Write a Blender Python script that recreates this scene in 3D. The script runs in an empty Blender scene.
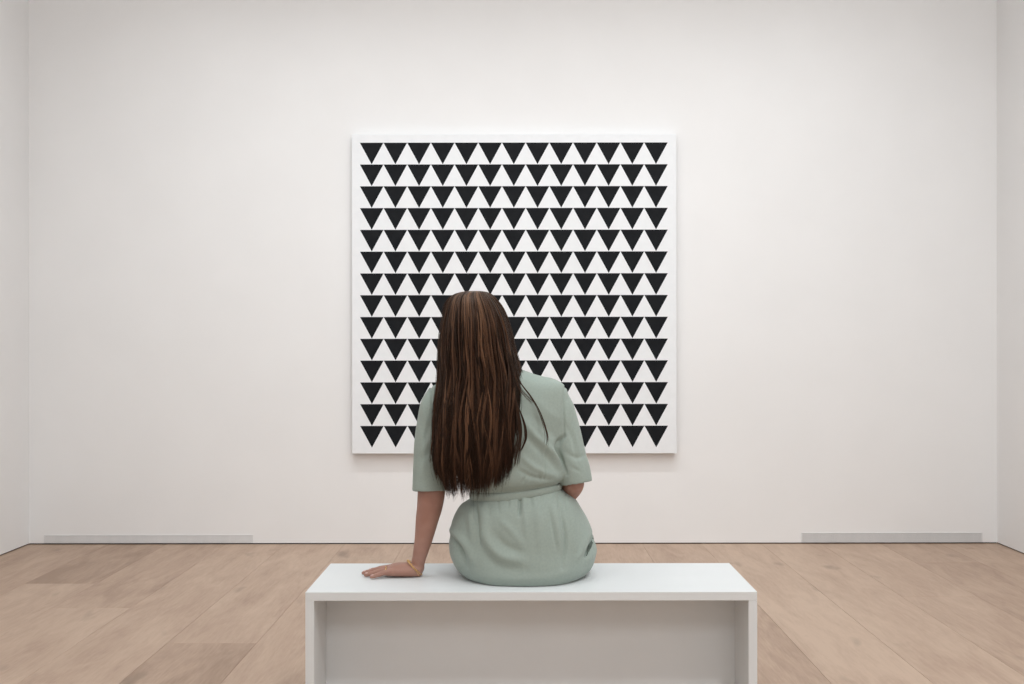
import bpy, bmesh, math, random
import numpy as np
from mathutils import Vector, Matrix, kdtree
random.seed(7); rng = np.random.default_rng(7)
PI = math.pi
COL = bpy.context.scene.collection
F, CX, CY, EYE = 1050.0, 520.0, 348.0, 1.137      # focal length (px), vanishing point, eye height (m)

def PX(px, D): return (px-CX)*D/F
def PZ(py, D): return EYE+(CY-py)*D/F

# ------------------------------------------------------------------ helpers
def link(name, me, mat=None, parent=None, smooth=False):
    o = bpy.data.objects.new(name, me); COL.objects.link(o)
    if mat:
        for m in (mat if isinstance(mat, (list, tuple)) else [mat]): me.materials.append(m)
    if parent: o.parent = parent
    if smooth:
        me.polygons.foreach_set('use_smooth', [True]*len(me.polygons))
    return o

def obj(name, bm, mat=None, parent=None, smooth=False):
    me = bpy.data.meshes.new(name); bm.to_mesh(me); bm.free()
    return link(name, me, mat, parent, smooth)

def empty(name, loc=(0, 0, 0)):
    o = bpy.data.objects.new(name, None); COL.objects.link(o); o.location = loc
    return o

def tag(o, label, cat, group=None):
    o['label'] = label; o['category'] = cat
    if group: o['group'] = group
    return o

def struct(o): o['kind'] = 'structure'; return o

def box(bm, x0, x1, y0, y1, z0, z1, bev=0.0, mi=0):
    vs = [bm.verts.new((x, y, z)) for x in (x0, x1) for y in (y0, y1) for z in (z0, z1)]
    idx = [(0, 1, 3, 2), (4, 6, 7, 5), (0, 4, 5, 1), (2, 3, 7, 6), (0, 2, 6, 4), (1, 5, 7, 3)]
    fs = [bm.faces.new([vs[i] for i in f]) for f in idx]
    for f in fs: f.material_index = mi
    bmesh.ops.recalc_face_normals(bm, faces=fs)
    if bev:
        es = list({e for f in fs for e in f.edges})
        bmesh.ops.bevel(bm, geom=es, offset=bev, segments=2, affect='EDGES', profile=0.6)

def loft(bm, rings, cap=True, closed=True):
    """rings: list of lists of points, same count"""
    vr = [[bm.verts.new(p) for p in r] for r in rings]
    fs = []
    n = len(vr[0])
    for a, b in zip(vr, vr[1:]):
        for i in range(n if closed else n-1):
            j = (i+1) % n
            fs.append(bm.faces.new((a[i], a[j], b[j], b[i])))
    if cap:
        for r in (vr[0], vr[-1]):
            c = Vector((0, 0, 0))
            for v in r: c += v.co
            cv = bm.verts.new(c/len(r))
            for i in range(n): fs.append(bm.faces.new((r[i], r[(i+1) % n], cv)))
    if cap: bmesh.ops.recalc_face_normals(bm, faces=fs)
    return fs

def sgnpow(v, e): return math.copysign(abs(v)**e, v)

def catmull(pts, n):
    """resample rows of numbers with a Catmull-Rom spline, n steps per span"""
    P = np.array(pts, float); out = []
    for i in range(len(P)-1):
        p0 = P[max(i-1, 0)]; p1 = P[i]; p2 = P[i+1]; p3 = P[min(i+2, len(P)-1)]
        for k in range(n):
            t = k/n
            out.append(0.5*((2*p1)+(-p0+p2)*t+(2*p0-5*p1+4*p2-p3)*t*t+(-p0+3*p1-3*p2+p3)*t**3))
    out.append(P[-1]); return np.array(out)

def tube_rings(path, nseg=20, sub=6, up=(0, 0, 1), dome_tail=True):
    """path rows: x y z r [r2]; rings perpendicular to the path, r2 along 'up'"""
    C = catmull(path, sub); rings = []
    for i, c in enumerate(C):
        a = C[max(i-1, 0)][:3]; b = C[min(i+1, len(C)-1)][:3]
        t = Vector(b-a).normalized(); u = Vector(up)
        s = t.cross(u)
        if s.length < 1e-3: s = t.cross(Vector((0, 1, 0)))
        s.normalize(); w = s.cross(t).normalized()
        r = c[3]; r2 = c[4] if len(c) > 4 else r
        rings.append([Vector(c[:3])+s*(r*math.cos(2*PI*k/nseg))+w*(r2*math.sin(2*PI*k/nseg)) for k in range(nseg)])
    # domed ends
    def dome(ring, nxt):
        c = sum(ring, Vector())/len(ring); cn = sum(nxt, Vector())/len(nxt)
        d = (c-cn).normalized(); rad = sum((p-c).length for p in ring)/len(ring)
        return [[c+(p-c)*math.cos(a)+d*rad*0.9*math.sin(a) for p in ring] for a in (0.5, 0.95, 1.3)]
    head = dome(rings[0], rings[1])[::-1]; tail = dome(rings[-1], rings[-2]) if dome_tail else []
    return head+rings+tail

def tube(bm, path, **k): loft(bm, tube_rings(path, **k))

def hring(L, R, yL, yR, Dc, hb, hf, ex=2.3, n=64, shrink=0.0):
    """horizontal body section: pixel extents at depth Dc, half depths towards / away from camera"""
    xl, xr = PX(L, Dc)+shrink, PX(R, Dc)-shrink
    zl, zr = PZ(yL, Dc), PZ(yR, Dc)
    cx, hw = (xl+xr)/2, (xr-xl)/2
    pts = []
    for k in range(n):
        t = 2*PI*k/n
        c, s = sgnpow(math.cos(t), 2/ex), sgnpow(math.sin(t), 2/ex)
        y = Dc+(s*(hf-shrink) if s > 0 else s*(hb-shrink))
        pts.append(Vector((cx+hw*c, y, (zl+zr)/2+(zr-zl)/2*c)))
    return pts

def remesh(bm, voxel, smooth=4, factor=0.5):
    me = bpy.data.meshes.new('tmp'); bm.to_mesh(me); bm.free()
    o = bpy.data.objects.new('tmp', me); COL.objects.link(o)
    m = o.modifiers.new('r', 'REMESH'); m.mode = 'VOXEL'; m.voxel_size = voxel; m.adaptivity = 0
    if smooth:
        s = o.modifiers.new('s', 'SMOOTH'); s.factor = factor; s.iterations = smooth
    dg = bpy.context.evaluated_depsgraph_get()
    res = bpy.data.meshes.new_from_object(o.evaluated_get(dg))
    bpy.data.objects.remove(o); bpy.data.meshes.remove(me)
    return res

# ------------------------------------------------------------------ materials
def mat(name, color, rough=0.6, spec=0.5, metal=0.0):
    m = bpy.data.materials.new(name); m.use_nodes = True
    b = m.node_tree.nodes['Principled BSDF']
    b.inputs['Base Color'].default_value = (*color, 1); b.inputs['Roughness'].default_value = rough
    b.inputs['Specular IOR Level'].default_value = spec; b.inputs['Metallic'].default_value = metal
    return m

def add_noise(m, c1, c2, scale, detail=4, coord='Object', stretch=None, lo=0.35, hi=0.65):
    nt = m.node_tree; b = nt.nodes['Principled BSDF']
    tc = nt.nodes.new('ShaderNodeTexCoord'); n = nt.nodes.new('ShaderNodeTexNoise')
    n.inputs['Scale'].default_value = scale; n.inputs['Detail'].default_value = detail
    src = tc.outputs[coord]
    if stretch:
        mp = nt.nodes.new('ShaderNodeMapping'); mp.inputs['Scale'].default_value = stretch
        nt.links.new(src, mp.inputs['Vector']); src = mp.outputs['Vector']
    nt.links.new(src, n.inputs['Vector'])
    r = nt.nodes.new('ShaderNodeValToRGB')
    r.color_ramp.elements[0].position = lo; r.color_ramp.elements[1].position = hi
    r.color_ramp.elements[0].color = (*c1, 1); r.color_ramp.elements[1].color = (*c2, 1)
    nt.links.new(n.outputs['Fac'], r.inputs['Fac']); nt.links.new(r.outputs['Color'], b.inputs['Base Color'])
    return r

def add_bump(m, scale, strength, dist=0.001, stretch=None):
    nt = m.node_tree; b = nt.nodes['Principled BSDF']
    tc = nt.nodes.new('ShaderNodeTexCoord'); n = nt.nodes.new('ShaderNodeTexNoise')
    n.inputs['Scale'].default_value = scale; n.inputs['Detail'].default_value = 3
    src = tc.outputs['Object']
    if stretch:
        mp = nt.nodes.new('ShaderNodeMapping'); mp.inputs['Scale'].default_value = stretch
        nt.links.new(src, mp.inputs['Vector']); src = mp.outputs['Vector']
    nt.links.new(src, n.inputs['Vector'])
    bp = nt.nodes.new('ShaderNodeBump'); bp.inputs['Strength'].default_value = strength; bp.inputs['Distance'].default_value = dist
    nt.links.new(n.outputs['Fac'], bp.inputs['Height']); nt.links.new(bp.outputs['Normal'], b.inputs['Normal'])

M_wall = mat('white_wall_paint', (.80, .795, .79), .85, .2)
add_noise(M_wall, (.85, .84, .835), (.865, .855, .85), 3.0); add_bump(M_wall, 220, .05)
M_ceil = mat('white_ceiling_paint', (.82, .82, .82), .9, .2)
add_noise(M_ceil, (.81, .81, .81), (.83, .83, .83), 2.0)
M_gap = mat('dark_shadow_gap', (.03, .026, .022), .8, .2)
add_noise(M_gap, (.025, .02, .018), (.04, .035, .03), 8)
M_vent = mat('pale_grey_grille', (.56, .56, .57), .5, .4)
add_noise(M_vent, (.72, .72, .72), (.75, .745, .745), 6, stretch=(4, 1, 1))
M_slot = mat('grille_slot', (.35, .35, .35), .8, .2)
add_noise(M_slot, (.52, .52, .52), (.56, .56, .56), 6)
M_bench = mat('white_satin_bench_paint', (.83, .84, .84), .38, .45)
add_noise(M_bench, (.72, .74, .745), (.74, .76, .765), 5); add_bump(M_bench, 160, .06)
M_canvas = mat('white_canvas', (.85, .85, .85), .8, .2)
add_noise(M_canvas, (.835, .845, .86), (.855, .865, .88), 30); add_bump(M_canvas, 500, .15)
M_black = mat('black_paint', (.008, .009, .011), .7, .15)
add_noise(M_black, (.007, .008, .010), (.010, .011, .013), 20)
M_wood_dark = mat('stretcher_pine', (.5, .36, .22), .7)
add_noise(M_wood_dark, (.45, .32, .2), (.55, .4, .26), 12)

# oak floor: tone per board is an attribute, grain and knots are procedural
M_floor = bpy.data.materials.new('pale_oak_boards'); M_floor.use_nodes = True
nt = M_floor.node_tree; b = nt.nodes['Principled BSDF']
b.inputs['Roughness'].default_value = .55; b.inputs['Specular IOR Level'].default_value = .3
N = nt.nodes.new; Lk = nt.links.new
at = N('ShaderNodeAttribute'); at.attribute_name = 'tone'
sh = N('ShaderNodeAttribute'); sh.attribute_name = 'shift'
tc = N('ShaderNodeTexCoord')
add = N('ShaderNodeVectorMath'); add.operation = 'ADD'
Lk(tc.outputs['Object'], add.inputs[0]); Lk(sh.outputs['Color'], add.inputs[1])
def nz(scale, stretch, detail, rough=.55, dist=0):
    mp = N('ShaderNodeMapping'); mp.inputs['Scale'].default_value = stretch
    n = N('ShaderNodeTexNoise'); n.inputs['Scale'].default_value = scale; n.inputs['Detail'].default_value = detail
    n.inputs['Roughness'].default_value = rough; n.inputs['Distortion'].default_value = dist
    Lk(add.outputs[0], mp.inputs['Vector']); Lk(mp.outputs['Vector'], n.inputs['Vector']); return n
n1 = nz(2.0, (4.0, .9, 1), 4, .6, .8); n2 = nz(14, (8, .7, 1), 6, .65, .3); n3 = nz(1.6, (5, 2.2, 1), 2, .5, 0)
ramp = N('ShaderNodeValToRGB'); e = ramp.color_ramp.elements
e[0].position = 0.25; e[0].color = (.340, .235, .172, 1); e[1].position = .75; e[1].color = (.545, .405, .308, 1)
mid = e.new(.5); mid.color = (.455, .325, .245, 1)
def math_node(op, a, bb, clamp=False):
    m = N('ShaderNodeMath'); m.operation = op; m.use_clamp = clamp
    for i, v in enumerate((a, bb)):
        if isinstance(v, (int, float)): m.inputs[i].default_value = v
        else: Lk(v, m.inputs[i])
    return m.outputs[0]
s1 = math_node('MULTIPLY', math_node('SUBTRACT', n1.outputs['Fac'], .5), .75)
s2 = math_node('MULTIPLY', math_node('SUBTRACT', n2.outputs['Fac'], .5), .45)
s = math_node('ADD', math_node('ADD', at.outputs['Fac'], s1), s2)
Lk(s, ramp.inputs['Fac'])
# knots and weathered patches
kr = N('ShaderNodeMapRange'); kr.inputs['From Min'].default_value = .66; kr.inputs['From Max'].default_value = .80
kr.inputs['To Max'].default_value = .55
Lk(n3.outputs['Fac'], kr.inputs['Value'])
mx = N('ShaderNodeMixRGB'); mx.inputs['Color2'].default_value = (.22, .165, .125, 1)
Lk(kr.outputs[0], mx.inputs['Fac']); Lk(ramp.outputs['Color'], mx.inputs['Color1'])
Lk(mx.outputs['Color'], b.inputs['Base Color'])
bp = N('ShaderNodeBump'); bp.inputs['Strength'].default_value = .12; bp.inputs['Distance'].default_value = .001
Lk(n2.outputs['Fac'], bp.inputs['Height']); Lk(bp.outputs['Normal'], b.inputs['Normal'])

M_dress = mat('sage_green_cotton', (.40, .47, .41), .85, .25)
add_noise(M_dress, (.300, .355, .318), (.320, .377, .338), 160, 5)
add_bump(M_dress, 700, .25, .0006)
M_dress.node_tree.nodes['Principled BSDF'].inputs['Sheen Weight'].default_value = .15
M_dark_slit = mat('pocket_slit_shade', (.10, .12, .105), .9, .1)
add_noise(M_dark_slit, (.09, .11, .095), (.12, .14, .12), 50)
M_skin = mat('skin', (.60, .37, .29), .5, .35)
add_noise(M_skin, (.345, .180, .135), (.395, .218, .168), 22, 5)
bs = M_skin.node_tree.nodes['Principled BSDF']
bs.inputs['Subsurface Weight'].default_value = .12; bs.inputs['Subsurface Radius'].default_value = (.01, .004, .002)
M_nail = mat('nail', (.66, .42, .38), .3, .5); add_noise(M_nail, (.64, .40, .36), (.68, .45, .40), 60)
M_gold = mat('gold', (.80, .55, .22), .28, .5, 1.0); add_noise(M_gold, (.75, .50, .2), (.85, .6, .26), 60)
M_white_eye = mat('eye_white', (.8, .78, .76), .2); add_noise(M_white_eye, (.78, .76, .74), (.82, .8, .78), 50)
M_iris = mat('iris', (.08, .04, .02), .2); add_noise(M_iris, (.06, .03, .015), (.1, .05, .03), 300)
M_shoe = mat('white_shoe', (.7, .69, .67), .5); add_noise(M_shoe, (.68, .67, .65), (.73, .72, .7), 40)

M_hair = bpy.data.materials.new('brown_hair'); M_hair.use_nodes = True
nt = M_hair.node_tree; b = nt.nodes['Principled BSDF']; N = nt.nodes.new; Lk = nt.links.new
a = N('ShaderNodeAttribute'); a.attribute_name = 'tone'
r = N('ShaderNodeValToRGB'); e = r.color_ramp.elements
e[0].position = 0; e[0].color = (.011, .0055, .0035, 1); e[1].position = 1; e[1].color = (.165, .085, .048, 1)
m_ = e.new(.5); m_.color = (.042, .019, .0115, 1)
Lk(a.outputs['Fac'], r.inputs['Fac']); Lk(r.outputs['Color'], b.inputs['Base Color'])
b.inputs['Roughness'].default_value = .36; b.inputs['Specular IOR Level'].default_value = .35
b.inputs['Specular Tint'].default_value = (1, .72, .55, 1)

# ------------------------------------------------------------------ the room
XL, XR, YB, YF, ZC = -2.848, 2.767, 6.09, -4.2, 4.0
GAP = .007
bm = bmesh.new(); box(bm, XL-.15, XR+.15, YB, YB+.15, GAP, ZC); struct(obj('wall_back', bm, M_wall))
bm = bmesh.new(); box(bm, XL-.15, XL, YF, YB, GAP, ZC); struct(obj('wall_left', bm, M_wall))
bm = bmesh.new(); box(bm, XR, XR+.15, YF, YB, GAP, ZC); struct(obj('wall_right', bm, M_wall))
bm = bmesh.new(); box(bm, XL-.15, XR+.15, YF-.15, YF, GAP, ZC); struct(obj('wall_front', bm, M_wall))
bm = bmesh.new(); box(bm, XL-.15, XR+.15, YF-.15, YB+.15, ZC, ZC+.1); struct(obj('ceiling', bm, M_ceil))
g = .012  # dark strips set back below the walls, gap shade put into their colour
bm = bmesh.new(); box(bm, XL, XR, YB+g, YB+g+.02, 0, GAP); struct(obj('shadow_gap_back', bm, M_gap))
bm = bmesh.new(); box(bm, XL-g-.02, XL-g, YF, YB+g, 0, GAP); struct(obj('shadow_gap_left', bm, M_gap))
bm = bmesh.new(); box(bm, XR+g, XR+g+.02, YF, YB+g, 0, GAP); struct(obj('shadow_gap_right', bm, M_gap))
bm = bmesh.new(); box(bm, XL, XR, YF-g-.02, YF-g, 0, GAP); struct(obj('shadow_gap_front', bm, M_gap))

# floor: wide oak boards running towards the painting
W = .345; x0 = -1.017-W*9
verts, faces, tones, shifts, mis = [], [], [], [], []
def board(xa, xb, ya, yb, tone):
    s = .0005
    xa, xb, ya, yb = xa+s, xb-s, ya+s, yb-s
    k = len(verts); c = .0007
    sh = (random.uniform(-30, 30), random.uniform(-30, 30), random.uniform(-30, 30))
    verts.extend([(xa, ya, -.004), (xb, ya, -.004), (xb, yb, -.004), (xa, yb, -.004),
                  (xa, ya, -.0006), (xb, ya, -.0006), (xb, yb, -.0006), (xa, yb, -.0006),
                  (xa+c, ya+c, 0), (xb-c, ya+c, 0), (xb-c, yb-c, 0), (xa+c, yb-c, 0)])
    fs = [(8, 9, 10, 11)]
    for i in range(4):
        j = (i+1) % 4
        fs += [(i, j, 4+j, 4+i), (4+i, 4+j, 8+j, 8+i)]
    for f in fs:
        faces.append(tuple(k+i for i in f)); mis.append(0)
    tones.extend([tone]*12); shifts.extend([sh]*12)
joints = {5: [(-5, 3.2, .5), (3.2, 5.08, .60), (5.08, 6.14, .34)],          # boards whose joints show
          6: [(-5, 1.9, .5), (1.9, 4.6, .57), (4.6, 6.14, .47)],
          7: [(-5, 2.3, .5), (2.3, 6.14, .56)],
          8: [(-5, 1.4, .5), (1.4, 4.05, .36), (4.05, 6.14, .56)],
          9: [(-5, 3.0, .55), (3.0, 6.14, .53)],
          15: [(-5, 2.9, .5), (2.9, 6.14, .66)],
          14: [(-5, 2.2, .5), (2.2, 5.0, .45), (5.0, 6.14, .55)],
          16: [(-5, 1.9, .6), (1.9, 6.14, .62)]}
for c in range(-1, 21):
    xa, xb = x0+c*W, x0+(c+1)*W
    if xb < XL-.02 or xa > XR+.02: continue
    xa, xb = max(xa, XL-.03), min(xb, XR+.03)
    if c in joints: js = joints[c]
    else:
        js = []; y = -5+random.uniform(0, 2)-2
        while y < 6.14:
            y2 = y+random.uniform(2.0, 3.0)
            js.append((max(y, -4.25), min(y2, 6.14), random.gauss(.54, .05))); y = y2
    for ya, yb, t in js:
        ya = max(ya, -4.25)
        if yb > ya: board(xa, xb, ya, yb, t)
k = len(verts)
verts.extend([(XL-.03, -4.25, -.004), (XR+.03, -4.25, -.004), (XR+.03, 6.14, -.004), (XL-.03, 6.14, -.004)])
faces.append((k, k+1, k+2, k+3)); mis.append(1); tones.extend([0]*4); shifts.extend([(0, 0, 0)]*4)
me = bpy.data.meshes.new('floor'); me.from_pydata(verts, [], faces); me.update()
ta = me.attributes.new('tone', 'FLOAT', 'POINT'); ta.data.foreach_set('value', tones)
sa = me.attributes.new('shift', 'FLOAT_VECTOR', 'POINT'); sa.data.foreach_set('vector', np.array(shifts).ravel())
fl = link('floor', me, [M_floor, M_gap]); me.polygons.foreach_set('material_index', mis)
struct(fl)

# low air grilles set in the back wall
def vent(xa, xb, za, zb, label):
    r = empty('wall_vent', ((xa+xb)/2, YB, za))
    tag(r, label, 'vent', 'air grilles at the foot of the wall')
    hx = (xb-xa)/2; h = zb-za
    bm = bmesh.new()
    for (a0, a1, c0, c1) in ((-hx, hx, 0, .005), (-hx, hx, h-.005, h), (-hx, -hx+.008, .005, h-.005), (hx-.008, hx, .005, h-.005)):
        box(bm, a0, a1, -.004, 0, c0, c1, .0008)
    obj('frame', bm, M_vent, r)
    bm = bmesh.new(); box(bm, -hx+.008, hx-.008, -.0012, 0, .005, h-.005)
    obj('backing', bm, M_slot, r)
    bm = bmesh.new(); n = 7
    for k in range(n):
        z = .006+(h-.012)*(k+.5)/n
        box(bm, -hx+.008, hx-.008, -.0035, -.0012, z-.0023, z+.0023)
    obj('slats', bm, M_vent, r)
vent(PX(44, YB), PX(253, YB), .008, PZ(534.6, YB), 'long low grey air grille at the foot of the wall by the left corner')
vent(PX(801, YB), PX(982, YB), .008, PZ(533, YB), 'shorter low grey air grille at the foot of the wall by the right corner')

# ------------------------------------------------------------------ the painting (plain geometric stand-in)
PT, YP = .045, YB-.006
pxl, pxr = PX(352, YP-PT), PX(676.5, YP-PT); pzt, pzb = PZ(134, YP-PT), PZ(453.5, YP-PT)
pr = empty('painting', ((pxl+pxr)/2, YB, pzb))
tag(pr, 'large white canvas with even rows of black triangles hung on the back wall', 'painting')
hx = (pxr-pxl)/2; H = pzt-pzb
bm = bmesh.new(); box(bm, -hx, hx, -PT-.006, -.010, 0, H, .002)
yf = -PT-.006-.0004
tl, tr = PX(360, YP-PT)-pr.location.x, PX(668, YP-PT)-pr.location.x
tt, tb = PZ(142.5, YP-PT)-pzb, PZ(447.5, YP-PT)-pzb
nc, nr = 13, 14
for r_ in range(nr):
    for c in range(nc):
        xa = tl+(tr-tl)*c/nc; xb = tl+(tr-tl)*(c+1)/nc; gp = .0005
        za = tt-(tt-tb)*r_/nr-gp; zb = tt-(tt-tb)*(r_+1)/nr+gp
        f = bm.faces.new([bm.verts.new(p) for p in ((xa+gp, yf, za), ((xa+xb)/2, yf, zb), (xb-gp, yf, za))])
        f.material_index = 1
        f.normal_update()
        if f.normal.y > 0: f.normal_flip()
obj('canvas', bm, [M_canvas, M_black], pr)
bm = bmesh.new()
for a0, a1, c0, c1 in ((-hx+.03, hx-.03, .03, .09), (-hx+.03, hx-.03, H-.09, H-.03), (-hx+.03, -hx+.09, .09, H-.09), (hx-.09, hx-.03, .09, H-.09)):
    box(bm, a0, a1, -.010, -.0015, c0, c1)
obj('stretcher', bm, M_wood_dark, pr)

# ------------------------------------------------------------------ the bench
BY0, BY1, BXL, BXR, BZ, T = 2.96, 3.357, PX(305, 2.96), PX(757, 2.96), .449, .0245
br = empty('bench', ((BXL+BXR)/2, (BY0+BY1)/2, 0))
tag(br, 'white painted gallery bench with plank top, end panels and a recessed long panel', 'bench')
hw, hd = (BXR-BXL)/2, (BY1-BY0)/2
bm = bmesh.new(); box(bm, -hw, hw, -hd, hd, BZ-T, BZ, .0012); obj('seat', bm, M_bench, br)
for s in (-1, 1):
    bm = bmesh.new(); box(bm, min(s*hw, s*(hw-T)), max(s*hw, s*(hw-T)), -hd, hd, 0, BZ-T, .0008)
    obj('side_panel', bm, M_bench, br)
bm = bmesh.new(); box(bm, -hw+T, hw-T, -.012, .012, 0, BZ-T, .0006); obj('long_panel', bm, M_bench, br)

# ------------------------------------------------------------------ the seated woman
# body sections: left px, right px, yL, yR, depth, half depth back, half depth front
SKIRT = [(470, 562, 499, 488, 3.170, .102, .098),
         (461, 572, 504, 495, 3.178, .124, .108),
         (456, 580, 511, 506, 3.185, .144, .12),
         (452, 587, 521, 519, 3.190, .158, .13),
         (450, 592, 532, 532, 3.195, .169, .14),
         (449, 594.5, 543, 543, 3.200, .178, .15),
         (450.5, 595, 553, 553, 3.200, .183, .15),
         (454, 593, 562, 562, 3.200, .185, .15),
         (459, 588, 569, 569, 3.200, .183, .15),
         (466, 581, 574, 574, 3.200, .176, .15)]
BODICE = [(474, 510, 364, 364, 3.165, .038, .05),
          (468, 520, 369, 369, 3.165, .052, .062),
          (456, 536, 375, 374.5, 3.165, .068, .075),
          (440, 556, 382, 380, 3.165, .081, .085),
          (431, 566, 389, 387, 3.165, .091, .095),
          (429, 568, 400, 400, 3.165, .103, .108),
          (430, 567, 416, 416, 3.165, .114, .125),
          (433, 565, 434, 434, 3.165, .120, .14),
          (439, 564, 450, 450, 3.165, .122, .13),
          (448, 566, 465, 464, 3.165, .122, .12),
          (458, 567, 477, 473, 3.166, .120, .115),
          (466, 565, 485, 478, 3.168, .114, .108),
          (471, 560.5, 491, 482, 3.170, .101, .099),
          (471, 560.5, 499, 489, 3.170, .098, .096)]
LSH = (PX(437, 3.165), 3.165, PZ(399, 3.165)); LEL = (PX(431, 3.15), 3.150, PZ(498, 3.15)); LWR = (PX(417.5, 3.165), 3.168, PZ(566, 3.165))
RSH = (PX(556, 3.165), 3.165, PZ(399, 3.165)); REL = (PX(574, 3.145), 3.145, PZ(486, 3.145))

# --- dress: one closed solid, remeshed, opened at cuffs, neck and hem
def sleeve_paths():
    l = [(PX(441, 3.165), 3.165, PZ(398, 3.165), .048), (PX(438, 3.165), 3.165, PZ(410, 3.165), .056),
         (PX(434, 3.16), 3.16, PZ(432, 3.16), .056), (PX(431.5, 3.155), 3.155, PZ(458, 3.155), .0535),
         (PX(430, 3.152), 3.152, PZ(475, 3.152), .0525), (PX(429.8, 3.15), 3.15, PZ(490.5, 3.15), .0525)]
    r = [(PX(553, 3.165), 3.165, PZ(398, 3.165), .048), (PX(555, 3.165), 3.165, PZ(410, 3.165), .056),
         (PX(562, 3.16), 3.16, PZ(432, 3.16), .055), (PX(569.5, 3.15), 3.15, PZ(456, 3.15), .0515),
         (PX(573.4, 3.145), 3.145, PZ(470, 3.145), .050), (PX(576, 3.142), 3.142, PZ(483.5, 3.142), .0485)]
    return l, r
slL, slR = sleeve_paths()
bm = bmesh.new()
loft(bm, [hring(*s) for s in catmull(BODICE, 3)])
loft(bm, [hring(*s) for s in catmull(SKIRT, 2)])
for p in (slL, slR): loft(bm, tube_rings(p, nseg=28, sub=5, up=(0, 1, 0), dome_tail=False))
hemr = []
for y, hwid, hh, zc in ((3.20, .205, .070, .523), (3.30, .205, .073, .525), (3.42, .203, .074, .527), (3.55, .198, .072, .525), (3.66, .192, .068, .520), (3.74, .188, .066, .515)):
    hemr.append([Vector((.006+hwid*sgnpow(math.cos(t), .75), y, zc+hh*sgnpow(math.sin(t), .8))) for t in [2*PI*k/48 for k in range(48)]])
loft(bm, hemr)
dme = remesh(bm, .0030, 7)

n = len(dme.vertices)
co = np.empty(n*3); dme.vertices.foreach_get('co', co); co = co.reshape(-1, 3)
no = np.empty(n*3); dme.vertices.foreach_get('normal', no); no = no.reshape(-1, 3)
P = np.c_[CX+co[:, 0]*F/co[:, 1], CY-(co[:, 2]-EYE)*F/co[:, 1]]
def pl_dist(poly):
    d = np.full(n, 1e9); tt = np.zeros(n)
    A = np.array(poly, float)
    for i in range(len(A)-1):
        a, b = A[i], A[i+1]; ab = b-a
        t = np.clip(((P-a)@ab)/(ab@ab), 0, 1)
        q = a+t[:, None]*ab; dd = np.hypot(*(P-q).T)
        m = dd < d; d[m] = dd[m]; tt[m] = (i+t[m])/(len(A)-1)
    return d, tt
back = np.clip((3.21-co[:, 1])/.03, 0, 1)      # folds only on the side turned to the bench front
disp = np.zeros(n)
def fold(poly, amp, w, taper=True):
    """amp in metres (negative = crease), w in px"""
    global disp
    P_ = np.array(poly, float)
    dense = catmull(P_, 5) if len(P_) > 2 else P_
    d, t = pl_dist(dense)
    e = np.sin(np.clip(t, .03, .97)*PI)**.5 if taper else 1.0
    disp += 1.45*amp*e*np.exp(-(d/w)**2)*back
# skirt pleats and drapes
fold([(476, 503), (477, 519), (480, 545)], -.006, 2.0); fold([(470, 505), (470, 522), (473, 545)], .003, 3)
fold([(483, 505), (484, 520), (487, 540)], .003, 3.5)
fold([(520, 497), (519.5, 505), (518.5, 516)], -.0065, 1.5); fold([(523.5, 498), (524, 512), (526, 535)], .003, 2.6)
fold([(558, 495), (562, 519), (565, 542), (562, 568)], -.0045, 1.9)
fold([(568, 500), (574, 525), (574, 555)], .0035, 4)
fold([(548, 506), (552, 526), (556, 548)], -.0028, 1.8); fold([(552, 503), (557, 528), (560, 552)], .0022, 2.4)
fold([(536, 500), (538, 520), (540, 550)], .002, 4)
fold([(481, 530), (490, 546), (503, 557), (521, 561)], .0062, 5.0)
fold([(478, 540), (486, 556), (500, 567), (524, 569)], -.0038, 4.5)
fold([(494, 532), (505, 545), (521, 552)], -.0030, 4)
fold([(500, 520), (512, 532), (522, 545)], .0025, 4)
fold([(448, 534), (457, 543), (463, 555), (467, 566)], -.0075, 2.2)
fold([(449, 528), (459, 537), (468, 549), (473, 562)], .0055, 3.6)
fold([(453, 549), (456, 559), (461, 569)], .004, 3)
fold([(458, 509), (464, 520), (466, 534)], -.002, 3)
fold([(593.5, 534), (590.5, 544), (585.5, 557)], -.019, 1.25)
fold([(589, 530), (584, 546), (577, 560)], .0035, 2.8); fold([(597, 540), (594, 552), (587, 564)], .003, 2.6)
fold([(478, 575), (510, 579), (550, 577), (575, 570)], .002, 4)
for a, b_ in ((488, 506), (497, 500), (508, 499), (530, 496), (541, 494), (566, 497)):
    fold([(a, b_-4), (a+random.uniform(-1, 2), b_+random.uniform(10, 22))], random.choice((-.0018, -.0014, .0012)), 1.6)
# bodice
fold([(523, 420), (534, 434), (547, 447), (561, 463), (566, 477)], .0045, 3.2)
fold([(520, 430), (534, 445), (548, 459), (560, 474)], -.0035, 3.4)
fold([(530, 414), (542, 426), (556, 438)], -.0022, 4)
fold([(535, 400), (548, 412), (560, 420)], .0018, 5)
fold([(564.5, 436), (558, 443), (557, 450), (562, 462), (566.5, 474)], -.0085, 2.0)
fold([(551, 436), (551, 450), (558, 466)], .0035, 3.2)
fold([(520, 455), (535, 468), (556, 476)], .003, 3.2)
fold([(516, 468), (532, 477), (552, 480)], -.003, 2.2)
fold([(526, 476), (522, 484)], -.002, 1.6); fold([(538, 474), (541, 482)], -.0018, 1.6)
fold([(545.5, 446), (545, 464), (544, 480)], -.0014, .9, False)
fold([(566.5, 382), (564, 396), (563.5, 412), (564.5, 438)], -.0030, 1.0, False)      # armhole seam
fold([(431, 384), (431.5, 400), (434, 425)], -.003, 1.1, False)
fold([(427, 395), (424, 412), (429, 428)], .002, 3); fold([(436, 400), (430, 424), (422, 445)], -.0026, 3)
fold([(439, 432), (430, 450), (419, 462)], -.0024, 3.5); fold([(420, 430), (424, 455), (421, 478)], .0022, 3.5)
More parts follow.
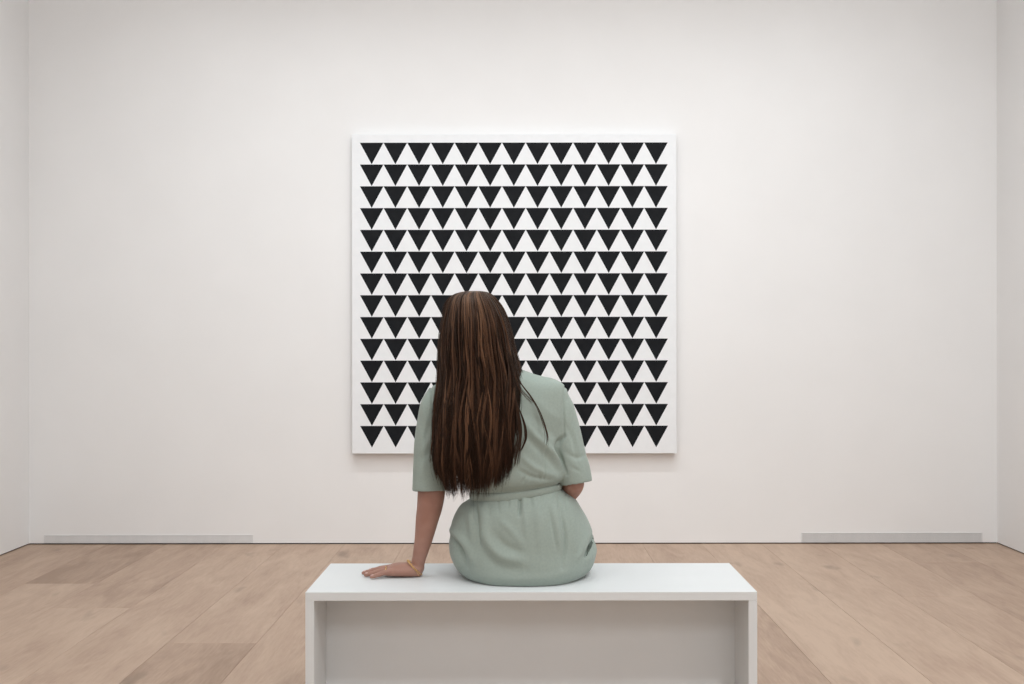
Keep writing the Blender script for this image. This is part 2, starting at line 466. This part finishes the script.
fold([(570, 400), (576, 425), (578, 450)], .0022, 3); fold([(566, 425), (573, 440), (577, 462)], -.0022, 2.5)
fold([(566, 452), (576, 458), (586, 455)], -.0022, 2.4); fold([(570, 466), (580, 472)], -.0015, 2)
co = co+no*disp[:, None]
# broad soft irregularity
nz_ = (np.sin(co[:, 0]*31+co[:, 2]*17)*np.sin(co[:, 2]*23-co[:, 1]*19+1.3)+.5*np.sin(co[:, 0]*67-co[:, 2]*41))*.0011
co = co+no*nz_[:, None]
onb = (co[:, 1] < 3.36)
co[:, 2] = np.where(onb, np.maximum(co[:, 2], BZ+.0012), co[:, 2])
dme.vertices.foreach_set('co', co.ravel())

bm = bmesh.new(); bm.from_mesh(dme)
def cut(planeco, planeno, keepin):
    """open the garment along a plane; geometry beyond it (within keepin) is removed"""
    geom = [f for f in bm.faces if keepin(f.calc_center_median())]
    gs = set(geom); es = {e for f in gs for e in f.edges}; vs = {v for f in gs for v in f.verts}
    bmesh.ops.bisect_plane(bm, geom=list(gs)+list(es)+list(vs), plane_co=planeco, plane_no=planeno)
    dead = [f for f in bm.faces if keepin(f.calc_center_median()) and (f.calc_center_median()-planeco).dot(planeno) > 1e-6]
    bmesh.ops.delete(bm, geom=dead, context='FACES')
for p in (slL, slR):                      # take the closing disc off each cuff
    e1 = Vector(p[-1][:3]); ax_ = (e1-Vector(p[-2][:3])).normalized()
    dead = [f for f in bm.faces if (f.calc_center_median()-e1).length < .062 and abs((f.calc_center_median()-e1).dot(ax_)) < .012
            and f.normal.dot(ax_) > .72]
    bmesh.ops.delete(bm, geom=dead, context='FACES')
cut(Vector((0, 3.72, 0)), Vector((0, 1, 0)), lambda c: c.y > 3.65)
nk = Vector((PX(492, 3.165), 3.165, PZ(368.5, 3.165)))
cut(nk, Vector((0, .25, 1)).normalized(), lambda c: c.z > nk.z-.03 and abs(c.x-nk.x) < .07)
dme2 = bpy.data.meshes.new('dress'); bm.to_mesh(dme2); bm.free()

# --- body: torso, limbs, hands and head grown into one surface
bm = bmesh.new()
loft(bm, [hring(*s, shrink=.016) for s in BODICE[2:]])
loft(bm, [hring(*s, shrink=.030) for s in SKIRT[:-1]])
# neck and head
HX, HY, HZ = PX(479, 3.16), 3.160, 1.178
tube(bm, [(PX(490, 3.165), 3.165, 1.02, .062), (PX(489, 3.165), 3.168, 1.06, .052), (PX(486, 3.165), 3.165, 1.10, .050), (HX, 3.155, 1.15, .055)], nseg=28, up=(0, 1, 0))
HEAD = [(-.112, .012, .045, .030), (-.103, .026, .052, .050), (-.085, .040, .060, .058), (-.060, .052, .070, .064),
        (-.030, .062, .086, .070), (0, .069, .094, .074), (.030, .072, .098, .077), (.060, .070, .095, .076),
        (.085, .060, .082, .066), (.103, .042, .060, .048), (.112, .020, .030, .026)]
rings = []
for z, wd, bk, fr in catmull(HEAD, 3):
    rg = []
    for k in range(48):
        t = 2*PI*k/48; c, s = math.cos(t), math.sin(t)
        y = (fr if s > 0 else bk)*s
        lean = .022 if z < -.05 else .022*max(0, (0.02-z)/.07)     # jaw sits forward
        rg.append(Vector((HX+wd*sgnpow(c, .95), HY+y+(lean if s > 0 else lean*.6), HZ+z)))
    rings.append(rg)
loft(bm, rings)
fy = HY+.075
tube(bm, [(HX, fy-.004, HZ+.018, .007), (HX, fy+.008, HZ+.0, .009), (HX, fy+.018, HZ-.018, .0105)], nseg=12)     # nose
for s in (-1, 1): tube(bm, [(HX+s*.008, fy+.004, HZ-.020, .007), (HX+s*.010, fy+.010, HZ-.020, .006)], nseg=10)
tube(bm, [(HX-.022, fy-.006, HZ-.047, .005), (HX, fy+.009, HZ-.046, .0065), (HX+.022, fy-.006, HZ-.047, .005)], nseg=10)
tube(bm, [(HX-.018, fy-.006, HZ-.055, .005), (HX, fy+.007, HZ-.056, .0075), (HX+.018, fy-.006, HZ-.055, .005)], nseg=10)
tube(bm, [(HX-.008, fy+.006, HZ-.085, .014), (HX+.008, fy+.006, HZ-.085, .014)], nseg=12)      # chin
tube(bm, [(HX-.042, fy-.022, HZ+.035, .009), (HX, fy-.009, HZ+.032, .010), (HX+.042, fy-.022, HZ+.035, .009)], nseg=12)
for s in (-1, 1):
    ex = HX+s*.074
    tube(bm, [(ex, HY+.004, HZ-.028, .006), (ex+s*.007, HY-.002, HZ+.0, .008), (ex+s*.008, HY-.006, HZ+.026, .007), (ex, HY+.008, HZ+.028, .005)], nseg=10)
# left arm, straight, leaning on the bench
tube(bm, [(PX(446, 3.165), 3.165, PZ(396, 3.165), .046), (PX(438, 3.165), 3.165, PZ(412, 3.165), .046), (PX(434, 3.16), 3.16, PZ(440, 3.16), .044),
          (PX(432, 3.155), 3.155, PZ(470, 3.155), .042), (PX(431.3, 3.152), 3.152, PZ(491, 3.152), .0415), (PX(429.6, 3.15), 3.150, PZ(506, 3.15), .0385),
          (PX(427, 3.152), 3.152, PZ(519, 3.152), .0345), (PX(423.2, 3.156), 3.156, PZ(540, 3.156), .0268),
          (PX(419.8, 3.162), 3.162, PZ(554, 3.162), .0220), (PX(417.8, 3.168), 3.168, PZ(564, 3.168), .0195, )], nseg=28, up=(0, 1, 0))
# left palm
def hand_left(bm):
    y0 = 3.172
    secs = [(-.297, y0+.002, .4665, .022, .0160), (-.305, y0, .4690, .027, .0195), (-.325, y0-.001, .4690, .033, .0190), (-.350, y0-.001, .4690, .037, .0180),
            (-.375, y0-.001, .4690, .039, .0165), (-.395, y0-.001, .4670, .0385, .0130), (-.402, y0-.001, .4640, .036, .010)]
    rg = []
    for x, y, z, hy, hz in catmull(secs, 4):
        rg.append([Vector((x, y+hy*sgnpow(math.cos(2*PI*k/32), .8), z+hz*sgnpow(math.sin(2*PI*k/32), .9)+.0035*math.cos(2*PI*k/32))) for k in range(32)])
    loft(bm, rg)
    tips = []
    # y offset at knuckle, y offset at tip, length, base radius: little finger is nearest the camera
    for oy, ty, ln, r, x_ in ((-.0310, -.0480, .058, .0078, -.388), (-.0105, -.0200, .074, .0083, -.394), (.0105, .0090, .081, .0086, -.398), (.0315, .0390, .073, .0085, -.392)):
        b_ = Vector((x_, y0+oy, .4650)); zt = BZ+.0078
        pts = []
        for q, rr, zz in ((-.25, r*1.08, .4655), (0, r*1.12, .4690), (.25, r*.98, .4672), (.45, r*1.04, .4650), (.70, r*.90, .4605), (.86, r*.86, .4585), (1.0, r*.66, zt-.001)):
            pts.append((b_.x-ln*q*.97, b_.y+(ty-oy)*max(q, 0)**1.1, zz-(0 if q < .1 else .0004), rr))
        tube(bm, pts, nseg=14, sub=3)
        tips.append((pts, r))
    # thumb leaves the far side of the palm
    tube(bm, [(-.318, y0+.022, .468, .013), (-.335, y0+.044, .4655, .0125), (-.355, y0+.058, .4630, .0105), (-.372, y0+.066, .4605, .0098), (-.386, y0+.070, .4585, .0078)], nseg=14, sub=4)
    # heel of the hand meeting the wrist
    tube(bm, [(PX(417.5, 3.168), 3.168, PZ(559, 3.168), .0185), (-.309, 3.169, .4745, .0200), (-.316, 3.170, .4700, .0200)], nseg=20, up=(0, 1, 0))
    return tips
ltips = hand_left(bm)
# right arm: elbow bent, forearm across the lap
RW = Vector((.066, 3.375, .640))
tube(bm, [(PX(548, 3.165), 3.165, PZ(396, 3.165), .045), (PX(556, 3.165), 3.165, PZ(412, 3.165), .045), (PX(563, 3.16), 3.16, PZ(438, 3.16), .0425),
          (PX(570, 3.15), 3.15, PZ(465, 3.15), .0385), (PX(572.8, 3.148), 3.148, PZ(480, 3.148), .0345), (PX(572.5, 3.160), 3.160, PZ(486.5, 3.160), .0315),
          (PX(566, 3.2), 3.215, .690, .031), (.115, 3.29, .668, .026), (RW.x, RW.y, RW.z, .020)], nseg=24, sub=6, up=(0, 0, 1))
hd_ = Vector((-.50, .85, -.12)).normalized(); sd = hd_.cross(Vector((0, 0, 1))).normalized(); hup = sd.cross(hd_).normalized()
rg = []
for q, wv, hv in catmull([(-.01, .021, .018), (.02, .030, .016), (.05, .038, .015), (.075, .038, .0125), (.085, .036, .010)], 4):
    rg.append([RW+hd_*q+sd*(wv*sgnpow(math.cos(2*PI*k/28), .8))+hup*(hv*math.sin(2*PI*k/28)) for k in range(28)])
loft(bm, rg)
rtips = []
for off, ln, r in ((.030, .056, .0078), (.0105, .072, .0086), (-.0100, .079, .0090), (-.0300, .071, .0088)):
    b_ = RW+hd_*.078+sd*off; pts = []
    for q, rr, dz in ((-.2, r*1.05, 0), (0, r*1.1, .002), (.4, r, 0), (.7, r*.9, -.012), (1, r*.68, -.026)):
        p = b_+hd_*(ln*q*.95)+sd*(off*.25*max(q, 0))+Vector((0, 0, dz)); pts.append((*p, rr))
    tube(bm, pts, nseg=14, sub=3); rtips.append((pts, r))
tube(bm, [(*(RW+hd_*.02+sd*-.022), .012), (*(RW+hd_*.042+sd*-.048), .0115), (*(RW+hd_*.066+sd*-.060), .0098), (*(RW+hd_*.086+sd*-.064), .0076)], nseg=14, sub=4)
# legs
for s in (-1, 1):
    x = .006+s*.095
    tube(bm, [(x, 3.20, .524, .066), (x, 3.35, .527, .067), (x-s*.004, 3.50, .526, .062), (x-s*.010, 3.62, .520, .056), (x-s*.012, 3.69, .508, .053),
              (x-s*.013, 3.715, .470, .050), (x-s*.013, 3.715, .40, .050), (x-s*.013, 3.712, .32, .053), (x-s*.014, 3.712, .22, .042),
              (x-s*.015, 3.712, .13, .032), (x-s*.015, 3.712, .085, .032), (x-s*.015, 3.718, .055, .032)], nseg=26, sub=5, up=(0, 1, 0))
    tube(bm, [(x-s*.015, 3.690, .042, .030, .030), (x-s*.015, 3.74, .046, .033, .032), (x-s*.012, 3.80, .036, .038, .022), (x-s*.010, 3.86, .028, .038, .015)], nseg=20, sub=4)
bme = remesh(bm, .0030, 3)
person = link('person', bme, M_skin, None, True)
tag(person, 'long-haired woman in a sage green belted dress seated on the bench facing the painting', 'person')

dress = link('dress', dme2, M_dress, person, True)
sm = dress.modifiers.new('thickness', 'SOLIDIFY'); sm.thickness = .0022; sm.offset = -1

# dark sliver laid along the slanted side opening, its shade put into the colour
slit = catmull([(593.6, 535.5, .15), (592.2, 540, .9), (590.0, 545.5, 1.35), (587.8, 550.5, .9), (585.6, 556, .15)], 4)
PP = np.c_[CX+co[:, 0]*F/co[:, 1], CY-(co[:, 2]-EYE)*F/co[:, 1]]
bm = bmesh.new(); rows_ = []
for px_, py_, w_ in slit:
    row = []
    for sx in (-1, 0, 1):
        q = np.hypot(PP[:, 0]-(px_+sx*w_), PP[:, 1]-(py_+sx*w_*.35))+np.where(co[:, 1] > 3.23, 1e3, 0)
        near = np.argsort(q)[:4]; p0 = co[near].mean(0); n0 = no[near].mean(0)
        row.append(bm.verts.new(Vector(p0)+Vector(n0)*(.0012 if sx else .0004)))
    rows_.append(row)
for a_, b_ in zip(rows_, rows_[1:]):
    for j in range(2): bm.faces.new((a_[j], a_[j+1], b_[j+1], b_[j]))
pk = obj('pocket_shade', bm, M_dark_slit, dress, True)
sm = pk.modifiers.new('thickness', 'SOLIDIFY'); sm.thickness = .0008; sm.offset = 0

# belt: a flat band tied round the waist
bm = bmesh.new(); rings = []
prof = [(0, .0), (.12, .0026), (.5, .0034), (.88, .0026), (1, 0), (.88, -.002), (.5, -.003), (.12, -.002)]
for k in range(120):
    t = 2*PI*k/120; c, s = sgnpow(math.cos(t), 2/2.3), sgnpow(math.sin(t), 2/2.3)
    D = 3.170; xl, xr = PX(470.3, D), PX(561.2, D); cx_, hw_ = (xl+xr)/2, (xr-xl)/2
    yT = np.interp(c, [-1, 0, 1], [490.2, 488.0, 481.2]); yB = np.interp(c, [-1, 0, 1], [499.2, 496.5, 488.7])
    rg = []
    for q, o_ in prof:
        z = PZ(yB+(yT-yB)*q, D)+.0006*math.sin(9*t+q*3)
        rg.append(Vector((cx_+(hw_+o_)*c, D+(.101+o_+.0006*math.sin(14*t))*s, z)))
    rings.append(rg)
vr = [[bm.verts.new(p) for p in r_] for r_ in rings]
for i in range(120):
    a_, b_ = vr[i], vr[(i+1) % 120]
    for j in range(8): bm.faces.new((a_[j], a_[(j+1) % 8], b_[(j+1) % 8], b_[j]))
bmesh.ops.recalc_face_normals(bm, faces=bm.faces)
belt = obj('belt', bm, M_dress, dress, True)

# eyes
for s in (-1, 1):
    bm = bmesh.new(); c0 = Vector((HX+s*.031, fy-.016, HZ+.010))
    bmesh.ops.create_uvsphere(bm, u_segments=20, v_segments=14, radius=.0115, matrix=Matrix.Translation(c0))
    for f in bm.faces:
        d = (f.calc_center_median()-c0).normalized()
        f.material_index = 1 if d.y > .86 else 0
    obj('eye', bm, [M_white_eye, M_iris], person, True)

# nails of the resting hand
for pts, r in ltips:
    bm = bmesh.new()
    a_, b_ = Vector(pts[-2][:3]), Vector(pts[-1][:3]); c0 = (a_+b_)/2+Vector((0, 0, r*.62))
    bmesh.ops.create_uvsphere(bm, u_segments=12, v_segments=8, radius=1, matrix=Matrix.Translation(c0) @ Matrix.Rotation(-.15, 4, 'Y') @ Matrix.Diagonal((.0062, .0046, .0016, 1)))
    obj('fingernail', bm, M_nail, person, True)

# gold chain bracelet
bm = bmesh.new()
wc = Vector((PX(414.6, 3.166), 3.167, PZ(567.2, 3.166)))
ax = (Vector(LWR)-Vector((PX(423.2, 3.156), 3.156, PZ(540, 3.156)))).normalized()
ax = (ax+Vector((-.95, -.30, -.2))).normalized()
u = ax.cross(Vector((0, 1, 0))).normalized(); v = ax.cross(u).normalized()
def torus(bm, c0, u_, v_, R1, R2, r, n1=16, n2=6, wob=0):
    rr = []
    for i in range(n1):
        a_ = 2*PI*i/n1; d = u_*math.cos(a_)*R1+v_*math.sin(a_)*R2; dn = d.normalized(); w_ = u_.cross(v_).normalized()
        rr.append([bm.verts.new(c0+d+dn*(r*math.cos(2*PI*j/n2))+w_*(r*math.sin(2*PI*j/n2))) for j in range(n2)])
    for i in range(n1):
        for j in range(n2): bm.faces.new((rr[i][j], rr[(i+1) % n1][j], rr[(i+1) % n1][(j+1) % n2], rr[i][(j+1) % n2]))
nl = 32
for i, wc, ax, u, v in [(i, wc_, a_, *(lambda q: (q, a_.cross(q).normalized()))(a_.cross(Vector((0, 1, 0))).normalized())) for wc_, a_ in ((wc, ax), (wc+Vector((-.004, 0, -.004)), (ax+Vector((.10, -.12, .25))).normalized())) for i in range(nl)]:
    t = 2*PI*i/nl
    c0 = wc+u*math.cos(t)*.0305+v*math.sin(t)*.0265
    tg = (-u*math.sin(t)+v*math.cos(t)).normalized()
    rad = (u*math.cos(t)+v*math.sin(t)).normalized()
    sdv = (ax if i % 2 else rad)*.7+(rad if i % 2 else ax)*.35
    torus(bm, c0, tg, sdv.normalized(), .0030, .0022, .00062, 12, 5)
bmesh.ops.recalc_face_normals(bm, faces=bm.faces)
br_ = obj('bracelet', bm, M_gold, person, True); br_['label'] = 'thin gold chain bracelet'
# finger ring on the ring finger of the resting hand
bm = bmesh.new(); p = ltips[1][0]
c0 = Vector(p[2][:3])*.6+Vector(p[1][:3])*.4
torus(bm, c0, Vector((0, 1, 0)), Vector((.15, 0, 1)).normalized(), .0098, .0098, .0011, 24, 8)
bmesh.ops.create_icosphere(bm, subdivisions=1, radius=.0022, matrix=Matrix.Translation(c0+Vector((0, 0, .0112))))
bmesh.ops.recalc_face_normals(bm, faces=bm.faces)
rn = obj('ring', bm, M_gold, person, True); rn['label'] = 'slim gold finger ring'

# shoes (behind the bench)
for s in (-1, 1):
    x = .006+s*.081
    bm = bmesh.new(); rg = []
    for y, w_, h_ in ((3.655, .012, .03), (3.665, .030, .052), (3.70, .036, .050), (3.75, .040, .050), (3.80, .046, .046), (3.86, .047, .038), (3.90, .036, .028), (3.915, .014, .018)):
        rg.append([Vector((x+w_*sgnpow(math.cos(2*PI*k/24), .8), y, max(.0005, .5*h_+.5*h_*1.15*sgnpow(math.sin(2*PI*k/24), .7)))) for k in range(24)])
    loft(bm, rg); obj('shoe', bm, M_shoe, person, True)

# ------------------------------------------------------------------ hair
# py, left px, right px, centre depth, half depth towards the camera, half depth away
HAIR = [(291.2, 469, 482, 3.150, .020, .030), (292.6, 460, 488, 3.150, .045, .055), (296, 452.5, 493, 3.150, .070, .070), (302, 448, 498, 3.150, .090, .080),
        (310, 445.3, 503, 3.150, .104, .084), (320, 443, 507.5, 3.150, .114, .086), (332, 441, 511, 3.150, .120, .086), (346, 439.7, 513.8, 3.148, .121, .080),
        (360, 439, 517.5, 3.142, .118, .070), (374, 438.6, 521, 3.130, .108, .058), (388, 437.2, 522.5, 3.112, .092, .045), (402, 435.3, 523, 3.095, .078, .030),
        (420, 434, 522, 3.085, .068, .020), (438, 433, 522, 3.080, .062, .016), (456, 432, 522, 3.076, .056, .014), (470, 432.5, 521, 3.075, .050, .012),
        (484, 435, 518, 3.076, .044, .010), (500, 438, 514, 3.078, .038, .010)]
HC = catmull(HAIR, 6)
hpy = HC[:, 0]
def hat(py):
    return [np.interp(py, hpy, HC[:, i]) for i in range(1, 6)]
def hpoint(py, th, k):
    """point of the hair volume at pixel height py, angle th round from the back, radial factor k"""
    L_, R_, D, hb, hf = hat(py)
    s, c = np.sin(th), np.cos(th)
    cx_, hw_ = (L_+R_)/2, (R_-L_)/2
    px = cx_+hw_*s*k
    y = D-np.where(c > 0, hb*c, hf*c)*k
    return np.c_[(px-CX)*D/F, y, EYE+(CY-py)*D/F+0*y]
# inner volume
bm = bmesh.new(); rg = []
def tip_py(px):
    return np.interp(px, [430, 436, 442, 447, 452, 458, 470, 484, 496, 508, 517], [460, 469, 481, 489, 491.5, 490, 488.5, 486, 481, 475, 468])
for row in HC[::2]:
    py = row[0]
    if py > 472: break
    kk = .90 if py < 440 else .90-.35*(py-440)/32
    th = np.linspace(0, 2*PI, 48, endpoint=False)
    L_, R_, D, hb, hf = hat(py)
    s, c = np.sin(th), np.cos(th)
    front = np.where(c < 0, 1.0, 1.0)
    pts = hpoint(np.full(48, py), th, kk)
    rg.append([Vector(p_) for p_ in pts])
loft(bm, rg)
hv0 = len(bm.verts)
hme = bpy.data.meshes.new('hair_core'); bm.to_mesh(hme); bm.free()
cv = np.array([v_.co[:] for v_ in hme.vertices]); cf = [tuple(p_.vertices) for p_ in hme.polygons]; bpy.data.meshes.remove(hme)
# keep the face clear: push the core back behind the hairline
fr = (cv[:, 1] > HY+.035) & (cv[:, 2] < HZ+.075)
cv[fr, 1] = HY+.035
V = [cv]; FC = list(cf); TN = [np.full(len(cv), .12)]; off = len(cv)

def add_strand(C, r0, r1, tone, sides=4):
    """C: Nx3 centreline"""
    global off
    n_ = len(C); T_ = np.gradient(C, axis=0); T_ /= np.linalg.norm(T_, axis=1)[:, None]+1e-9
    ref = np.array([.2, -1, .1]); S = np.cross(T_, ref); S /= np.linalg.norm(S, axis=1)[:, None]+1e-9
    U = np.cross(S, T_)
    t = np.linspace(0, 1, n_)
    rad = r0*np.minimum(1, .35+t*8)*np.where(t > .72, 1-(t-.72)/.28*(1-r1/r0), 1)
    ang = np.arange(sides)*2*PI/sides
    ring = C[:, None, :]+rad[:, None, None]*(np.cos(ang)[None, :, None]*S[:, None, :]+np.sin(ang)[None, :, None]*U[:, None, :])
    V.append(ring.reshape(-1, 3)); TN.append(np.repeat(np.clip(tone, 0, 1)*np.ones(n_), sides))
    for i in range(n_-1):
        for j in range(sides):
            a_ = off+i*sides+j; b_ = off+i*sides+(j+1) % sides
            FC.append((a_, b_, b_+sides, a_+sides))
    off += n_*sides

# locks: groups of strands sharing direction, wave and tone
PART = 459.0
def make_lock(thc, spread, count, tone, kc, amp, ph, frq, py_end_off=0, r0=.0009, start=291.5):
    drift = rng.normal(0, .10) if abs(thc) < 1.3 else 0
    wv = rng.normal(0, .13) if rng.random() < .5 else rng.normal(0, .03)
    for q in range(count):
        dth = rng.normal(0, spread)
        th0 = thc+dth; k0 = kc+rng.uniform(-.03, .03)
        N_ = 30
        L_, R_, *_ = hat(485)
        pxe = (L_+R_)/2+(R_-L_)/2*math.sin(max(-1.4, min(1.4, thc)))*.98
        pe = tip_py(pxe)+py_end_off+rng.normal(0, 3.2)
        if abs(thc) > 1.5: pe -= rng.uniform(0, 25)
        t = np.linspace(0, 1, N_)
        # parametrise so the crown gets more samples
        py = start+(pe-start)*(t**1.6)
        g_ = (py-start)/(pe-start)
        th = th0+amp*np.sin(frq*g_*2*PI+ph)*np.clip(g_*1.6, 0, 1)+dth*-.35*np.sin(g_*PI)+drift*g_+wv*np.sin(g_*PI*2.2+ph*.7)*np.clip(g_*1.3-.15, 0, 1)
        th = np.clip(th, -2.25, 2.25)
        kk = k0+.018*np.sin(frq*1.7*g_*2*PI+ph*2.1)-.10*np.clip(g_-.88, 0, 1)/.12*rng.uniform(0, 1)
        C = hpoint(py, th, np.minimum(kk, 1.055))
        # side strands stay behind the face
        m_ = (C[:, 1] > HY+.05)
        C[m_, 1] = HY+.05+(C[m_, 1]-HY-.05)*.3
        tn = tone+rng.normal(0, .07)
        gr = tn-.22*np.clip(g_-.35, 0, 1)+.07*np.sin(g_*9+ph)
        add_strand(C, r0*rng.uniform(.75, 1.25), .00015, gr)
nlocks = 210
for i in range(nlocks):
    thc = -1.95+3.9*(i+rng.uniform(-.5, .5))/nlocks
    tone = float(np.clip(rng.choice([.12, .25, .4, .6, .85], p=[.28, .30, .24, .12, .06])+rng.normal(0, .05)-.36*math.exp(-((thc+.12)/.3)**2)-(.25 if thc > .8 else 0), 0, 1))  # shadow at the part and down the right side put into the tone
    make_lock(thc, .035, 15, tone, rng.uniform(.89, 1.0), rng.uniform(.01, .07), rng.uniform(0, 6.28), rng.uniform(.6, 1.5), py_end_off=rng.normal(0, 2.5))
# raised locks, highlights put into their tone
for thc, tone, amp, ph, frq in ((-.15, .9, .10, 1, .8), (.12, .85, .06, 2.4, .9), (.30, .95, .05, .3, 1.1), (.42, .8, .07, 2.0, .8), (-.55, .8, .05, 4, .9), (-.8, .9, .06, 1.2, 1.0),
                                (-1.1, .75, .05, 3, .8), (.62, .75, .10, 5.2, .9), (.8, .6, .12, 1.4, .7), (-.35, .7, .09, 5.5, 1.2), (.02, .3, .1, 3.6, .8), (1.05, .55, .06, 2.2, 1.1)):
    make_lock(thc, .018, 16, tone, 1.0, amp, ph, frq)
# loose locks lying on top of the fall
for i in range(34):
    make_lock(rng.uniform(-1.3, 1.2), rng.uniform(.008, .02), int(rng.integers(6, 16)), float(rng.choice([.05, .15, .45, .75, 1.0])), rng.uniform(.99, 1.03),
              rng.uniform(.04, .14), rng.uniform(0, 6.28), rng.uniform(.7, 1.7), py_end_off=rng.normal(-8, 8), r0=.0010)
# stray hairs
for i in range(60):
    make_lock(rng.uniform(-1.9, 1.9), .01, 1, .3, rng.uniform(1.01, 1.05), rng.uniform(.03, .1), rng.uniform(0, 6.28), rng.uniform(.8, 2.2), py_end_off=rng.normal(-12, 14), r0=.0004)
# wispy ends below the main fall
for i in range(140):
    th = rng.uniform(-1.25, 1.1); L_, R_, *_ = hat(470)
    C0 = []
    px0 = (L_+R_)/2+(R_-L_)/2*math.sin(th)
    e_ = tip_py(px0)+rng.uniform(-4, 3.5); dx = rng.normal(0, 2.2)
    py = np.linspace(430, e_, 12); t = np.linspace(0, 1, 12)
    D = np.interp(py, hpy, HC[:, 3])-np.interp(py, hpy, HC[:, 4])*max(.5, math.cos(th))*.97
    px = px0+dx*t*t
    C = np.c_[(px-CX)*D/F, D, EYE+(CY-py)*D/F]
    add_strand(C, .0008, .00012, rng.uniform(.05, .45))
# loose strands over the right shoulder, and the small curl
def wisp(pts, cnt, r, jit, D0=3.040, D1=3.030, tone=.2):
    A = catmull(pts, 8)
    for q in range(cnt):
        t = np.linspace(0, 1, len(A)); j0, j1 = rng.normal(0, jit, 2)
        px = A[:, 0]+j0*np.sin(t*PI*.8)+j1*t*t*1.6; py = A[:, 1]+rng.normal(0, jit*.6)*t
        D = D0+(D1-D0)*t
        add_strand(np.c_[(px-CX)*D/F, D, EYE+(CY-py)*D/F], r, .0001, tone+rng.normal(0, .05))
wisp([(515, 366), (520, 382), (530, 396), (538, 410), (543.5, 424), (546.5, 436), (546, 445)], 9, .0007, .8, 3.075, 3.032, .25)
wisp([(514, 372), (519, 388), (526, 397), (533, 404)], 6, .0006, 1.0, 3.06, 3.03, .3)
wisp([(516, 402), (521, 413), (525.5, 427), (526, 438), (523, 446), (520, 452)], 12, .0007, .7, 3.035, 3.030, .12)
wisp([(515, 395), (518, 412), (520, 430), (518, 450), (515, 466)], 22, .0008, 1.6, 3.03, 3.026, .15)
wisp([(440, 372), (435, 395), (433, 420), (431, 448), (430, 462)], 10, .0007, 1.0, 3.06, 3.06, .3)
wisp([(460, 294), (453, 295.5), (448, 300), (444.5, 308), (442.5, 320)], 10, .0006, .6, 3.13, 3.11, .2)
wisp([(470, 293), (484, 292), (496, 299), (504, 310), (509, 324)], 12, .0006, .5, 3.14, 3.10, .25)
vv = np.concatenate(V); hm = bpy.data.meshes.new('hair')
hm.from_pydata(vv.tolist(), [], FC); hm.update()
ta = hm.attributes.new('tone', 'FLOAT', 'POINT'); ta.data.foreach_set('value', np.concatenate(TN))
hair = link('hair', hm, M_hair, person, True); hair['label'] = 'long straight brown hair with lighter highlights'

# ------------------------------------------------------------------ light
def area(name, loc, target, sx, sy, power, color, spread=PI):
    l = bpy.data.lights.new(name, 'AREA'); l.shape = 'RECTANGLE'; l.size = sx; l.size_y = sy; l.energy = power; l.color = color; l.spread = spread
    o = bpy.data.objects.new(name, l); COL.objects.link(o); o.location = loc
    o.rotation_euler = (Vector(target)-Vector(loc)).to_track_quat('-Z', 'Y').to_euler()
    return o
area('wall_washer_light', (.0, 4.55, 3.93), (.0, 6.09, .70), 4.2, .12, 12.5, (.93, .975, 1), 1.4)
area('ceiling_panel_light', (.25, 2.9, 3.96), (.25, 2.9, 0), 4.8, 2.8, 92, (.90, .97, 1))
area('track_light', (1.19, .64, 3.93), (.1, 3.0, .3), .14, .14, 34, (.99, .98, .97))
area('rear_fill_light', (.7, -2.2, 3.96), (.7, -2.0, 0), 3.4, 2.2, 100, (.955, .98, 1))  # unseen fill added behind the camera to brighten walls and near faces
w = bpy.data.worlds.new('World'); bpy.context.scene.world = w; w.use_nodes = True
w.node_tree.nodes['Background'].inputs['Color'].default_value = (.9, .93, 1, 1); w.node_tree.nodes['Background'].inputs['Strength'].default_value = .3

# ------------------------------------------------------------------ camera
cam = bpy.data.cameras.new('camera'); co_ = bpy.data.objects.new('camera', cam); COL.objects.link(co_)
cam.sensor_fit = 'HORIZONTAL'; cam.sensor_width = 36; cam.lens = 36*F/1024
cam.shift_x = -(CX-512)/1024; cam.shift_y = (CY-342)/1024
cam.clip_start = .05
co_.location = (0, 0, EYE); co_.rotation_euler = (PI/2, math.radians(.06), 0)
sc = bpy.context.scene; sc.camera = co_
sc.view_settings.view_transform = 'Standard'; sc.view_settings.look = 'None'
sc.view_settings.gamma = 1; sc.view_settings.use_curve_mapping = False
sc.view_settings.exposure = 0.0
